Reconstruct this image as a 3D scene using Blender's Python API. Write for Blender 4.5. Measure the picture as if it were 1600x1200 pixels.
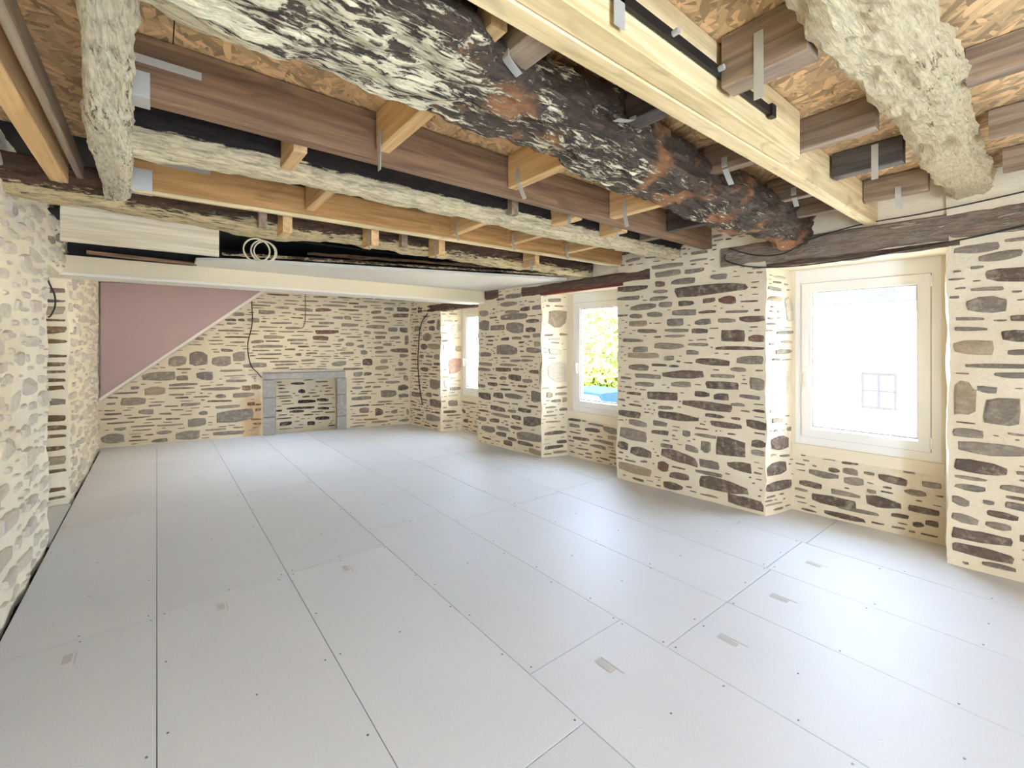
import bpy, bmesh, math, random
import numpy as np
from mathutils import Vector, Matrix, noise

for o in list(bpy.data.objects):
    bpy.data.objects.remove(o, do_unlink=True)
S = bpy.context.scene
COL = S.collection

# ------------------------------------------------------------------ camera
CH = 1.55                       # eye height
FPX = 699.0                     # focal length in pixels of the 1600 frame
HEAD = math.radians(38.45)      # heading, clockwise from +Y
HORIZON = 537.0
cd = bpy.data.cameras.new('camera')
cam = bpy.data.objects.new('camera', cd)
COL.objects.link(cam)
cam.location = (0, 0, CH)
cam.rotation_euler = (math.pi / 2, 0, -HEAD)
cd.sensor_width = 36
cd.lens = 36 * FPX / 1600
cd.shift_y = -(600 - HORIZON) / 1600
cd.clip_start = .02
cd.clip_end = 300
S.camera = cam

# ------------------------------------------------------------------ light
world = bpy.data.worlds.new('sky')
S.world = world
world.use_nodes = True
bg = world.node_tree.nodes['Background']
bg.inputs[0].default_value = (.58, .75, 1.0, 1)
bg.inputs[1].default_value = 17.5
sl = bpy.data.lights.new('sun', 'SUN')
sl.energy = 60
sl.angle = .01
sl.color = (1, .92, .82)
sun = bpy.data.objects.new('sun', sl)
COL.objects.link(sun)
sun.rotation_euler = Vector((.75, -.12, -.65)).to_track_quat('-Z', 'Y').to_euler()
S.view_settings.view_transform = 'Standard'
S.view_settings.look = 'None'
S.view_settings.gamma = 1
S.view_settings.use_curve_mapping = False
S.view_settings.exposure = 0.80
def portal(name, loc, direction, w, h):
    # sampling guide for the daylight entering an opening (emits nothing itself)
    l = bpy.data.lights.new(name, 'AREA'); l.shape = 'RECTANGLE'; l.size = w; l.size_y = h
    l.cycles.is_portal = True
    o = bpy.data.objects.new(name, l); COL.objects.link(o); o.location = loc
    o.rotation_euler = Vector(direction).to_track_quat('-Z', 'Y').to_euler()
for py_ in (1.108, 3.78, 6.33):
    portal('daylight_portal', (4.41 - .071*py_ + .66, py_ + .05, 1.41), (-.9975, -.0708, 0), 1.0, 1.6)
portal('daylight_portal', (.6, -2.92, 1.1), (0, 1, 0), 1.65, 2.25)
portal('daylight_portal', (1.25, 7.2, 3.9), (0, 0, -1), .9, 1.3)
S.cycles.max_bounces = 14
S.cycles.diffuse_bounces = 8

# ------------------------------------------------------------------ helpers
SA, CA = math.sin(HEAD), math.cos(HEAD)
EYE = Vector((0, 0, CH))
def ray(px, py):
    u = (px - 800) / FPX
    return Vector((u * CA + SA, -u * SA + CA, (HORIZON - py) / FPX))
def hit(px, py, P, N):
    r = ray(px, py)
    t = (P - EYE).dot(N) / r.dot(N)
    return EYE + r * t
def to_px(p):
    d = p.x * SA + p.y * CA
    u = p.x * CA - p.y * SA
    return 800 + FPX * u / d, HORIZON - FPX * (p.z - CH) / d, d

def nz(v, s, seed=0.0):
    return noise.noise(Vector((v[0] * s + seed, v[1] * s + seed * .37, v[2] * s - seed * .71)))

class MB:
    def __init__(self):
        self.v = []; self.f = []
    def box(self, x0, x1, y0, y1, z0, z1):
        n = len(self.v)
        self.v += [(x0,y0,z0),(x1,y0,z0),(x1,y1,z0),(x0,y1,z0),(x0,y0,z1),(x1,y0,z1),(x1,y1,z1),(x0,y1,z1)]
        self.f += [tuple(n+i for i in q) for q in ((3,2,1,0),(4,5,6,7),(0,1,5,4),(1,2,6,5),(2,3,7,6),(3,0,4,7))]
        return self
    def hexa(self, c):
        n = len(self.v)
        self.v += [tuple(p) for p in c]
        self.f += [tuple(n+i for i in q) for q in ((3,2,1,0),(4,5,6,7),(0,1,5,4),(1,2,6,5),(2,3,7,6),(3,0,4,7))]
        return self
    def sweep(self, rings, caps=True, closed=True):
        n = len(self.v); m = len(rings[0])
        for r in rings:
            self.v += [tuple(p) for p in r]
        for i in range(len(rings) - 1):
            for j in range(m if closed else m - 1):
                a = n + i*m + j; b = n + i*m + (j+1) % m
                self.f.append((a, b, b + m, a + m))
        if caps:
            self.f.append(tuple(n + j for j in range(m))[::-1])
            self.f.append(tuple(n + (len(rings)-1)*m + j for j in range(m)))
        return self
    def tube(self, pts, r, k=6):
        pts = [Vector(p) for p in pts]
        rings = []
        for i, p in enumerate(pts):
            t = (pts[min(i+1, len(pts)-1)] - pts[max(i-1, 0)]).normalized()
            a = t.cross(Vector((.13, .2, .97)))
            if a.length < .05: a = t.cross(Vector((1, 0, 0)))
            a.normalize(); b = t.cross(a)
            rings.append([p + a*r*math.cos(2*math.pi*j/k) + b*r*math.sin(2*math.pi*j/k) for j in range(k)])
        return self.sweep(rings)
    def prism(self, poly, off):
        """poly: list of 3D points, extruded by vector off"""
        off = Vector(off)
        return self.sweep([[Vector(p) for p in poly], [Vector(p) + off for p in poly]])
    def build(self, name, m, parent=None, smooth=False, recalc=True, keep=False):
        v = self.v
        if keep:
            o0 = Vector((0, 0, 0))
        else:
            a = np.array(v)
            lo = a.min(0); hi = a.max(0)
            o0 = Vector(((lo[0]+hi[0])/2, (lo[1]+hi[1])/2, lo[2]))
        me = bpy.data.meshes.new(name)
        me.from_pydata([(p[0]-o0.x, p[1]-o0.y, p[2]-o0.z) for p in v], [], self.f)
        if recalc:
            bm = bmesh.new(); bm.from_mesh(me)
            bmesh.ops.recalc_face_normals(bm, faces=bm.faces)
            bm.to_mesh(me); bm.free()
        if smooth:
            me.polygons.foreach_set('use_smooth', [True]*len(me.polygons))
        me.materials.append(m)
        ob = bpy.data.objects.new(name, me)
        COL.objects.link(ob)
        ob.location = o0
        if parent is not None:
            ob.parent = parent
            w = WORLD.get(parent.name, Vector((0, 0, 0)))
            ob.location = o0 - w
        WORLD[ob.name] = o0
        return ob
WORLD = {}
def empty(name, loc):
    o = bpy.data.objects.new(name, None)
    COL.objects.link(o)
    o.location = loc; o.empty_display_size = .1
    WORLD[o.name] = Vector(loc)
    return o
def tag(o, label, cat, group=None):
    o['label'] = label; o['category'] = cat
    if group: o['group'] = group
    return o
def struct(o, label=None, cat=None):
    o['kind'] = 'structure'
    if label: o['label'] = label
    if cat: o['category'] = cat
    return o

# ------------------------------------------------------------------ materials
def srgb(r, g, b):
    f = lambda c: (c/255/12.92) if c/255 <= .04045 else ((c/255+.055)/1.055)**2.4
    return (f(r), f(g), f(b), 1)
class Mat:
    def __init__(self, name, rough=.8):
        self.m = bpy.data.materials.new(name); self.m.use_nodes = True
        self.t = self.m.node_tree; self.n = self.t.nodes; self.l = self.t.links
        self.b = self.n['Principled BSDF']
        self.b.inputs['Roughness'].default_value = rough
        self.tc = self.n.new('ShaderNodeTexCoord')
        self.src = self.tc.outputs['Object']
    def world(self):
        g = self.n.new('ShaderNodeNewGeometry'); self.src = g.outputs['Position']; return self
    def map(self, scale=(1,1,1), rot=(0,0,0), src=None):
        k = self.n.new('ShaderNodeMapping')
        k.inputs['Scale'].default_value = scale; k.inputs['Rotation'].default_value = rot
        self.l.new(src or self.src, k.inputs['Vector']); return k.outputs[0]
    def noise(self, vec, scale, detail=4, rough=.6, dist=0):
        k = self.n.new('ShaderNodeTexNoise')
        k.inputs['Scale'].default_value = scale; k.inputs['Detail'].default_value = detail
        k.inputs['Roughness'].default_value = rough; k.inputs['Distortion'].default_value = dist
        self.l.new(vec, k.inputs['Vector']); return k.outputs[0]
    def ramp(self, fac, stops, interp='LINEAR'):
        k = self.n.new('ShaderNodeValToRGB'); k.color_ramp.interpolation = interp
        e = k.color_ramp.elements
        while len(e) < len(stops): e.new(.5)
        for i, (p, c) in enumerate(stops):
            e[i].position = p; e[i].color = c if len(c) == 4 else (*c, 1)
        self.l.new(fac, k.inputs[0]); return k.outputs[0]
    def mix(self, fac, a, b, mode='MIX'):
        k = self.n.new('ShaderNodeMix'); k.data_type = 'RGBA'; k.blend_type = mode
        for sock, val in ((k.inputs[0], fac), (k.inputs[6], a), (k.inputs[7], b)):
            if hasattr(val, 'node'): self.l.new(val, sock)
            else: sock.default_value = val
        return k.outputs[2]
    def math(self, op, a, b=0.0, clamp=False):
        k = self.n.new('ShaderNodeMath'); k.operation = op; k.use_clamp = clamp
        for sock, val in ((k.inputs[0], a), (k.inputs[1], b)):
            if hasattr(val, 'node'): self.l.new(val, sock)
            else: sock.default_value = val
        return k.outputs[0]
    def sep(self, vec):
        k = self.n.new('ShaderNodeSeparateXYZ'); self.l.new(vec, k.inputs[0]); return k.outputs
    def rnd(self):
        return self.n.new('ShaderNodeObjectInfo').outputs['Random']
    def col(self, c):
        if hasattr(c, 'node'): self.l.new(c, self.b.inputs['Base Color'])
        else: self.b.inputs['Base Color'].default_value = c
        return self
    def bump(self, h, strength=.4, dist=.01):
        k = self.n.new('ShaderNodeBump')
        k.inputs['Strength'].default_value = strength; k.inputs['Distance'].default_value = dist
        self.l.new(h, k.inputs['Height']); self.l.new(k.outputs[0], self.b.inputs['Normal']); return self

def plain(name, c, rough=.6, metal=0, var=.12, sc=6):
    m = Mat(name, rough).world()
    n = m.noise(m.src, sc, 5)
    d = tuple(x*(1-var) for x in c[:3]) + (1,)
    m.col(m.mix(n, d, c)); m.b.inputs['Metallic'].default_value = metal
    m.bump(n, .1, .004)
    return m.m

def mortar(name, c1, c2, stain=None):
    m = Mat(name, .95).world()
    n1 = m.noise(m.src, 2.2, 5); n2 = m.noise(m.src, 45, 6, .7)
    c = m.mix(m.ramp(n1, [(.3, (0,0,0)), (.7, (1,1,1))]), c1, c2)
    c = m.mix(m.math('MULTIPLY', n2, .35), c, tuple(x*.62 for x in c1[:3]) + (1,))
    if stain:                                   # rusty, sooty streak beside the hearth, a stain with its own shape
        x0, x1, z1, sc = stain
        p = m.sep(m.src)
        nn = m.noise(m.map((3, 3, 1)), 3, 4)
        xx = m.math('ADD', p[0], m.math('MULTIPLY', m.math('SUBTRACT', nn, .5), .25))
        def soft(v, w): return m.math('MULTIPLY', v, 1/w, True)
        a = m.math('MULTIPLY', soft(m.math('SUBTRACT', xx, x0), .1), soft(m.math('SUBTRACT', x1, xx), .05))
        a = m.math('MULTIPLY', a, soft(m.math('SUBTRACT', z1, p[2]), .25))
        c = m.mix(m.math('MULTIPLY', a, .6), c, sc)
    m.col(c)
    m.bump(m.math('ADD', n2, m.noise(m.src, 14, 4)), .55, .012)
    return m.m

def stone_mat(name, c, c2, var=.35):
    m = Mat(name, .88).world()
    n = m.noise(m.map((9, 9, 26)), 1.2, 6, .65)
    f = m.noise(m.src, 60, 5, .7)
    cc = m.mix(m.ramp(n, [(.32, (0,0,0)), (.68, (1,1,1))]), c, c2)
    cc = m.mix(m.math('MULTIPLY', f, .4), cc, tuple(x*.5 for x in c[:3]) + (1,))
    v = m.math('ADD', m.math('MULTIPLY', m.rnd(), var), 1 - var/2)
    k = m.n.new('ShaderNodeHueSaturation'); m.l.new(v, k.inputs['Value']); m.l.new(cc, k.inputs['Color'])
    sm = m.noise(m.src, 17, 5, .7)                     # smears of lime left on the stone
    m.col(m.mix(m.math('MULTIPLY', m.ramp(sm, [(.50, (0,0,0)), (.66, (1,1,1))]), .45), k.outputs[0], srgb(206, 190, 160)))
    m.bump(m.math('ADD', f, n), .8, .015)
    return m.m

def wood(name, axis, c1, c2, dark=.25, rough=.75):
    m = Mat(name, rough).world()
    sc = [28, 28, 28]; sc[axis] = 1.3
    g = m.noise(m.map(tuple(sc)), 1, 6, .6, .6)
    sc2 = [9, 9, 9]; sc2[axis] = 2.2
    b = m.noise(m.map(tuple(sc2)), 1, 3, .5, 1.5)
    c = m.mix(m.ramp(g, [(.36, (0,0,0)), (.64, (1,1,1))]), tuple(x*.82 for x in c1[:3]) + (1,), c2)
    c = m.mix(m.math('MULTIPLY', m.ramp(b, [(.58, (0,0,0)), (.72, (1,1,1))]), dark), c, tuple(x*.35 for x in c1[:3]) + (1,))
    v = m.math('ADD', m.math('MULTIPLY', m.rnd(), .25), .87)
    k = m.n.new('ShaderNodeHueSaturation'); m.l.new(v, k.inputs['Value']); m.l.new(c, k.inputs['Color'])
    m.col(k.outputs[0]); m.bump(g, .25, .004)
    return m.m

def rotten(name, axis, base, mid, flake, amount=.5, orange=None, zband=None, fine=1.0, orange_amt=.62, xfade=None, pit=.45):
    """decayed timber: dark heartwood with pale flaking streaks; zband=(z, softness, above?) keeps flakes to one side"""
    m = Mat(name, .9).world()
    sc = [22*fine]*3; sc[axis] = 2.6*fine
    g = m.noise(m.map(tuple(sc)), 1, 8, .68, 1.2)
    s3 = [34*fine]*3; s3[axis] = 7*fine
    g2 = m.noise(m.map(tuple(s3)), 1, 7, .75, .8)
    big = m.noise(m.map((1.6,)*3), 1.4, 4, .6)
    c = m.mix(m.ramp(g2, [(.35, (0,0,0)), (.62, (1,1,1))]), base, mid)
    if orange:
        o = m.noise(m.map((1, 1, 1)), 2.1, 5, .6)
        c = m.mix(m.ramp(o, [(orange_amt, (0,0,0)), (orange_amt+.07, (1,1,1))]), c, orange)
    s4 = [70*fine]*3; s4[axis] = 11*fine
    g3 = m.noise(m.map(tuple(s4)), 1, 6, .7, .5)
    f = m.math('ADD', m.math('ADD', m.math('MULTIPLY', g, .42), m.math('MULTIPLY', big, .23)), m.math('MULTIPLY', g3, .35))
    if zband:
        z = m.sep(m.src)[2]
        w = m.math('ADD', z, m.math('MULTIPLY', m.math('SUBTRACT', g, .5), zband[1]*2))
        d = m.math('DIVIDE', m.math('SUBTRACT', zband[0], w), zband[1])
        f = m.math('ADD', f, m.math('MULTIPLY', m.math('MAXIMUM', m.math('MINIMUM', d, 1), -1), zband[2]))
    if xfade:
        f = m.math('ADD', f, m.math('MULTIPLY', m.math('SUBTRACT', xfade[0], m.sep(m.src)[0]), xfade[1]))
    t = .64 - .28*amount
    fl = m.ramp(f, [(t - .012, (0,0,0)), (t + .014, (1,1,1))])
    fc = m.mix(m.ramp(g3, [(.36, (0,0,0)), (.56, (1,1,1))]), tuple(x*pit for x in flake[:3]) + (1,), flake)
    c = m.mix(fl, c, fc)
    m.col(c)
    m.bump(m.math('ADD', m.math('ADD', g, g3), m.math('MULTIPLY', fl, .7)), 1.0, .02)
    return m.m

def osb(name, tint):
    m = Mat(name, .7).world()
    cols = None; hs = None
    for i, (rz, off) in enumerate(((.2, 0), (1.0, 3.1), (1.75, 7.7), (2.5, 11.3))):
        mp = m.n.new('ShaderNodeMapping'); m.l.new(m.src, mp.inputs['Vector'])
        mp.inputs['Rotation'].default_value = (0, 0, rz); mp.inputs['Location'].default_value = (off, off*.3, 0)
        mp.inputs['Scale'].default_value = (1, 1, 1)
        m2 = m.n.new('ShaderNodeMapping'); m.l.new(mp.outputs[0], m2.inputs['Vector'])
        m2.inputs['Scale'].default_value = (10, 42, .01)
        v = m.n.new('ShaderNodeTexVoronoi'); v.inputs['Scale'].default_value = 1
        m.l.new(m2.outputs[0], v.inputs['Vector'])
        hsv = m.sep(v.outputs['Color'])
        c = m.ramp(hsv[0], [(0, tuple(x*.45 for x in tint[:3])), (.35, tuple(x*.8 for x in tint[:3])), (.7, tint[:3]), (1, tuple(min(1, x*1.3) for x in tint[:3]))])
        if cols is None: cols, hs = c, hsv[1]
        else:
            fac = m.math('GREATER_THAN', hsv[1], .62)
            cols = m.mix(fac, cols, c); hs = m.math('ADD', hs, m.math('MULTIPLY', fac, .4))
    st = m.noise(m.src, 1.1, 4)
    cols = m.mix(m.math('MULTIPLY', m.ramp(st, [(.52, (0,0,0)), (.75, (1,1,1))]), .45), cols, tuple(x*.4 for x in tint[:3]) + (1,))
    m.col(cols); m.bump(hs, .35, .004)
    return m.m

M = {}
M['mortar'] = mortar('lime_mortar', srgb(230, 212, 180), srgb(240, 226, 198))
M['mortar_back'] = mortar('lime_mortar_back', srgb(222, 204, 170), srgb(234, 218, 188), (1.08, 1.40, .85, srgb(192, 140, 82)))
M['mortar_left'] = mortar('lime_mortar_left_lit', srgb(246, 230, 194), srgb(250, 240, 216))  # lighter copy of the mortar: strong window light put into the colour
M['g'] = stone_mat('grey_schist', srgb(138, 124, 108), srgb(164, 150, 132))
M['d'] = stone_mat('dark_schist', srgb(104, 86, 74), srgb(134, 114, 98))
M['b'] = stone_mat('brown_schist', srgb(118, 90, 60), srgb(146, 116, 80))
M['r'] = stone_mat('red_stone', srgb(122, 84, 72), srgb(144, 106, 90))
M['t'] = stone_mat('tan_stone', srgb(170, 148, 118), srgb(188, 168, 140))
M['p'] = stone_mat('pale_granite', srgb(206, 190, 166), srgb(224, 212, 192), .15)
M['pk'] = stone_mat('pink_stone', srgb(196, 150, 128), srgb(210, 170, 148), .15)
M['lw'] = stone_mat('limewashed_lit_stone', srgb(220, 206, 180), srgb(234, 222, 198), .14)  # limewash paled further, with the wall's overexposed light put into the colour
M['lw2'] = stone_mat('limewashed_lit_pink_stone', srgb(220, 202, 182), srgb(230, 214, 194), .12)  # pinkish variant, paled by the same painted-in light
M['granite'] = stone_mat('hearth_granite', srgb(160, 154, 146), srgb(182, 176, 166), .15)
M['soot'] = stone_mat('sooty_stone', srgb(56, 42, 38), srgb(84, 66, 58), .3)
PX, PY = 0, 1
M['pine_x'] = wood('new_pine_cross', PX, srgb(206, 166, 102), srgb(226, 192, 134), .25)
M['pine_y'] = wood('new_pine_short', PY, srgb(206, 162, 104), srgb(222, 184, 130), .25)
M['honey_x'] = wood('honey_pine', PX, srgb(176, 126, 68), srgb(200, 150, 90), .35)
M['pale_x'] = wood('pale_spruce', PX, srgb(212, 184, 130), srgb(228, 204, 156), .4)
M['brown_x'] = wood('old_brown_joist', PX, srgb(120, 88, 60), srgb(154, 120, 88), .5)
M['brown_y'] = wood('old_brown_noggin', PY, srgb(128, 104, 82), srgb(160, 136, 110), .4)
M['grey_y'] = wood('grey_noggin', PY, srgb(150, 128, 104), srgb(172, 152, 126), .3)
M['charred_y'] = wood('charred_noggin', PY, srgb(62, 54, 48), srgb(92, 82, 72), .5)
M['grey_x'] = wood('weathered_board', PX, srgb(188, 172, 142), srgb(204, 190, 162), .15)
M['lintel'] = rotten('old_oak_lintel', PY, srgb(84, 60, 46), srgb(124, 98, 80), srgb(176, 152, 124), .18)
M['plate'] = rotten('greyed_oak_lintel', PY, srgb(132, 112, 94), srgb(168, 148, 128), srgb(200, 184, 160), .35)
M['rot_main'] = rotten('rotten_main_beam', PX, srgb(34, 24, 18), srgb(96, 74, 54), srgb(232, 216, 178), .43, srgb(158, 104, 60), (2.44, .08, .03), 1.1, .535, (1.0, .028), .6)
M['rot_white'] = rotten('rotten_white_beam', PX, srgb(22, 16, 12), srgb(52, 38, 28), srgb(228, 208, 166), .62, None, (2.505, .03, .16), 1.0, .62, None, .5)
M['rot_brown'] = rotten('rotten_brown_beam', PX, srgb(52, 34, 22), srgb(108, 76, 48), srgb(214, 190, 140), .42, srgb(128, 84, 46), (2.43, .05, .09))
M['rot_cream'] = rotten('rotten_cream_beam', PX, srgb(120, 100, 74), srgb(172, 150, 116), srgb(236, 214, 168), .86, None, None, 1.4, .62, None, .72)
M['rot_trim'] = rotten('flaking_white_beam', PY, srgb(110, 84, 56), srgb(160, 130, 92), srgb(236, 222, 188), .74, srgb(120, 76, 44), None, 1.2, .7, None, .62)
M['osb'] = osb('osb_board', srgb(218, 180, 130))
M['black'] = wood('blackened_boards', PY, srgb(22, 16, 13), srgb(38, 29, 23), .4)
M['void'] = plain('dark_void', srgb(30, 24, 20), .95)  # near-black backing under the floor panels and above the ceiling boards
M['metal'] = plain('galvanised_steel', srgb(196, 192, 180), .45, .35, .15, 20)
M['steel_black'] = plain('black_steel', srgb(38, 34, 32), .5, .4)
M['oxide'] = plain('red_oxide_steel', srgb(118, 44, 36), .6)
M['white'] = plain('white_upvc', srgb(240, 236, 228), .35, 0, .03)
M['gasket'] = plain('grey_gasket', srgb(120, 116, 112), .7)
M['plaster'] = plain('cream_plaster', srgb(232, 218, 190), .9, 0, .06, 4)
M['soffit'] = plain('offwhite_board', srgb(222, 214, 198), .85, 0, .05, 3)
M['bulkhead'] = plain('cream_painted_board', srgb(226, 210, 176), .7, 0, .05, 3)
M['mauve'] = plain('mauve_paint', srgb(186, 158, 152), .75, 0, .08, 2)
M['trimwhite'] = plain('white_trim', srgb(232, 222, 206), .6, 0, .05)
M['wire_t'] = plain('brown_wire', srgb(110, 92, 66), .6)
M['cable_b'] = plain('black_cable', srgb(48, 42, 38), .6)
M['cable_w'] = plain('cream_cable', srgb(206, 192, 160), .6)
M['screw'] = plain('screw_steel', srgb(120, 120, 122), .4, .6)
M['print'] = plain('grey_ink', srgb(192, 188, 184), .9, 0, .1, 60)

def floor_mat():
    m = Mat('chipboard_panel', .52).world()
    n = m.noise(m.src, 1.6, 4); f = m.noise(m.src, 130, 4, .7)
    c = m.mix(n, srgb(200, 200, 201), srgb(210, 210, 212))
    c = m.mix(m.math('MULTIPLY', m.ramp(f, [(.5, (0,0,0)), (.75, (1,1,1))]), .35), c, srgb(172, 170, 168))
    v = m.math('ADD', m.math('MULTIPLY', m.rnd(), .07), .965)
    k = m.n.new('ShaderNodeHueSaturation'); m.l.new(v, k.inputs['Value']); m.l.new(c, k.inputs['Color'])
    m.col(k.outputs[0]); m.bump(f, .06, .002)
    return m.m
M['floor'] = floor_mat()
def glass():
    m = Mat('window_glass', .02)
    t = m.n.new('ShaderNodeBsdfTransparent'); g = m.n.new('ShaderNodeBsdfGlossy')
    g.inputs['Roughness'].default_value = .02
    x = m.n.new('ShaderNodeMixShader'); x.inputs[0].default_value = .05
    m.l.new(t.outputs[0], x.inputs[1]); m.l.new(g.outputs[0], x.inputs[2])
    m.l.new(x.outputs[0], m.n['Material Output'].inputs[0])
    return m.m
M['glass'] = glass()

# ------------------------------------------------------------------ stone walls
YB0, YB1 = -2.6, 8.03               # right wall extent
def RW(y, n, z):
    return Vector((4.41 - .071*y + n*.9975, y + n*.0708, z))
RWN = Vector((-.9975, -.0708, 0))   # into the room
LX = -.67
CEIL = 2.72
BL = Vector((LX, 9.0, 0)); BR = Vector((3.84, 8.02, 0))
BU = (BR - BL).normalized(); BN = Vector((BU.y, -BU.x, 0))      # into the room
BLEN = (BR - BL).length

def dispv(p, amp=1.0):
    a = .011*amp; b = .005*amp
    return Vector((nz(p, 3.1, 1.3)*a + nz(p, 11, 5.1)*b,
                   nz(p, 3.1, 9.7)*a + nz(p, 11, 2.9)*b,
                   nz(p, 3.1, 4.4)*a*.4))

class WallMesh:
    """gridded boxes whose vertices follow one noise field, so every face of the wall is uneven and seams stay closed"""
    def __init__(self, amp=1.0, cell=.042):
        self.b = MB(); self.amp = amp; self.cell = cell
    def quad(self, A, B, C, D):
        nu = max(1, round((B-A).length/self.cell)); nv = max(1, round((D-A).length/self.cell))
        n = len(self.b.v)
        for j in range(nv+1):
            for i in range(nu+1):
                s, t = i/nu, j/nv
                p = (A*(1-s) + B*s)*(1-t) + (D*(1-s) + C*s)*t
                self.b.v.append(tuple(p + dispv(p, self.amp)))
        for j in range(nv):
            for i in range(nu):
                a = n + j*(nu+1) + i
                self.b.f.append((a, a+1, a+nu+2, a+nu+1))
    def box(self, c, faces='bfoikt'):
        # c: 4 floor corners (ordered), z0, z1
        P, z0, z1 = c
        lo = [Vector((p.x, p.y, z0)) for p in P]; hi = [Vector((p.x, p.y, z1)) for p in P]
        for i in range(4):
            j = (i+1) % 4
            self.quad(lo[i], lo[j], hi[j], hi[i])
        self.quad(hi[0], hi[1], hi[2], hi[3]); self.quad(lo[3], lo[2], lo[1], lo[0])
    def build(self, name, mat):
        return self.b.build(name, mat, None, True, False, True)

class Patch:
    def __init__(self, O, U, N, w, z0, z1, amp=1.6):
        self.O, self.U, self.N, self.w, self.z0, self.z1, self.amp = O, U.normalized(), N.normalized(), w, z0, z1, amp
        self.R = .006
        self.occ = np.zeros((int(w/self.R)+2, int((z1-z0)/self.R)+2), bool)
        self.stones = []
    def P(self, u, v, h=0):
        p = self.O + self.U*u + Vector((0, 0, v))
        return p + dispv(p, self.amp) + self.N*h
    def block(self, u0, u1, v0, v1):
        i0, i1 = [int(max(0, x)/self.R) for x in (u0, u1)]
        j0, j1 = [int(max(0, x - self.z0)/self.R) for x in (v0, v1)]
        self.occ[i0:i1+1, j0:j1+1] = True
    def blocktri(self, f):
        for i in range(self.occ.shape[0]):
            for j in range(self.occ.shape[1]):
                if f(i*self.R, self.z0 + j*self.R): self.occ[i, j] = True
    def free(self, u0, u1, v0, v1):
        if u0 < 0 or v0 < self.z0 or u1 > self.w or v1 > self.z1: return False
        i0, i1 = int(u0/self.R), int(u1/self.R)
        j0, j1 = int((v0-self.z0)/self.R), int((v1-self.z0)/self.R)
        return not self.occ[i0:i1+1, j0:j1+1].any()
    def add(self, u0, u1, v0, v1, kind, tilt=0, gap=.008):
        self.stones.append((u0, u1, v0, v1, kind, tilt))
        self.block(u0-gap, u1+gap, v0-gap, v1+gap)
    def trace(self, crop, rects, default='g', rng=None):
        ox, oy, sc = crop
        for r in rects:
            k = r[4] if len(r) > 4 else default
            if k == '?': k = rng.choice('ggdd')
            cx, cy = ox + (r[0]+r[2])/2/sc, oy + (r[1]+r[3])/2/sc
            hw, hh = (r[2]-r[0])/2/sc, (r[3]-r[1])/2/sc
            a = hit(cx-hw, cy, self.O, self.N); b = hit(cx+hw, cy, self.O, self.N)
            lo = hit(cx, cy+hh, self.O, self.N).z; hi = hit(cx, cy-hh, self.O, self.N).z
            ua, ub = sorted(((a-self.O).dot(self.U), (b-self.O).dot(self.U)))
            # a long stone lies level: take off the height that comes from perspective slope
            ua, ub = max(ua, .004), min(ub, self.w-.004)
            lo, hi = max(lo, self.z0+.004), min(hi, self.z1-.004)
            if ub-ua < .015 or hi-lo < .008: continue
            self.add(ua, ub, lo, hi, k, 0)
    def fill(self, rng, classes, kinds, g=.007):
        for (n, w0, w1, h0, h1) in classes:
            for _ in range(n):
                w = rng.uniform(w0, w1); h = rng.uniform(h0, h1)
                if w > self.w*.95: continue
                u = rng.uniform(0, self.w-w); v = rng.uniform(self.z0, self.z1-h)
                if self.free(u-g if u > g else u, u+w+g, v-g if v-g > self.z0 else v, v+h+g):
                    self.add(u, u+w, v, v+h, rng.choice(kinds), rng.uniform(-.012, .012))
def stone_verts(pt, s, rng, proud=.007):
    u0, u1, v0, v1, kind, tilt = s
    cu, cv, a, b = (u0+u1)/2, (v0+v1)/2, (u1-u0)/2, (v1-v0)/2
    big = a*b > .0006
    nt = (4 if a/b < 2.2 else 5) if big else 3
    ring = []
    l, r = rng.uniform(-.5, .5), rng.uniform(-.5, .5)
    tl, tr, bl, br = [rng.choice((.35, .6, .85, .95))*rng.uniform(.8, 1.05) for _ in range(4)]
    wob = rng.uniform(.06, .2)
    for i in range(nt):                              # bottom edge, left to right
        f = i/(nt-1)
        y = -(bl*(1-f)**3 + br*f**3 + (1-(1-f)**3-f**3)) * (1 - rng.uniform(0, wob))
        ring.append((-1 + 2*f + (rng.uniform(-.12, .12) if 0 < i < nt-1 else (.10 if i == 0 else -.10)*rng.random()), y))
    if big: ring.append((1, r))
    for i in range(nt):                              # top edge, right to left
        f = 1 - i/(nt-1)
        y = (tl*(1-f)**3 + tr*f**3 + (1-(1-f)**3-f**3)) * (1 - rng.uniform(0, wob))
        ring.append((-1 + 2*f + (rng.uniform(-.12, .12) if 0 < i < nt-1 else (.10 if i == nt-1 else -.10)*rng.random()), y))
    if big: ring.append((-1, l))
    ring = [(x, y + tilt*x) for x, y in ring]
    def lay(k, h):
        out = []
        for (x, y) in ring:
            m = min(a, b)*(1-k)
            xx = x*(a - m); yy = y*(b - m)
            out.append(pt.P(min(max(cu+xx, -.004), pt.w+.004), cv+yy, h))
        return out
    h = proud*rng.uniform(.5, 1.5)
    return [lay(1.0, -.012), lay(.98, h*.5), lay(.80, h)]
def stone_mesh(b, rings, ctr=None):
    n = len(b.v); m = len(rings[0])
    for r in rings: b.v += [tuple(p) for p in r]
    for k in range(2):
        for j in range(m):
            a = n + k*m + j; c = n + k*m + (j+1) % m
            b.f.append((a, c, c+m, a+m))
    if ctr is None:
        b.f.append(tuple(n + 2*m + j for j in range(m)))
        return m*2 + 1
    b.v.append(tuple(ctr)); c = len(b.v)-1
    for j in range(m): b.f.append((n + 2*m + j, n + 2*m + (j+1) % m, c))
    return m*3

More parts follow.
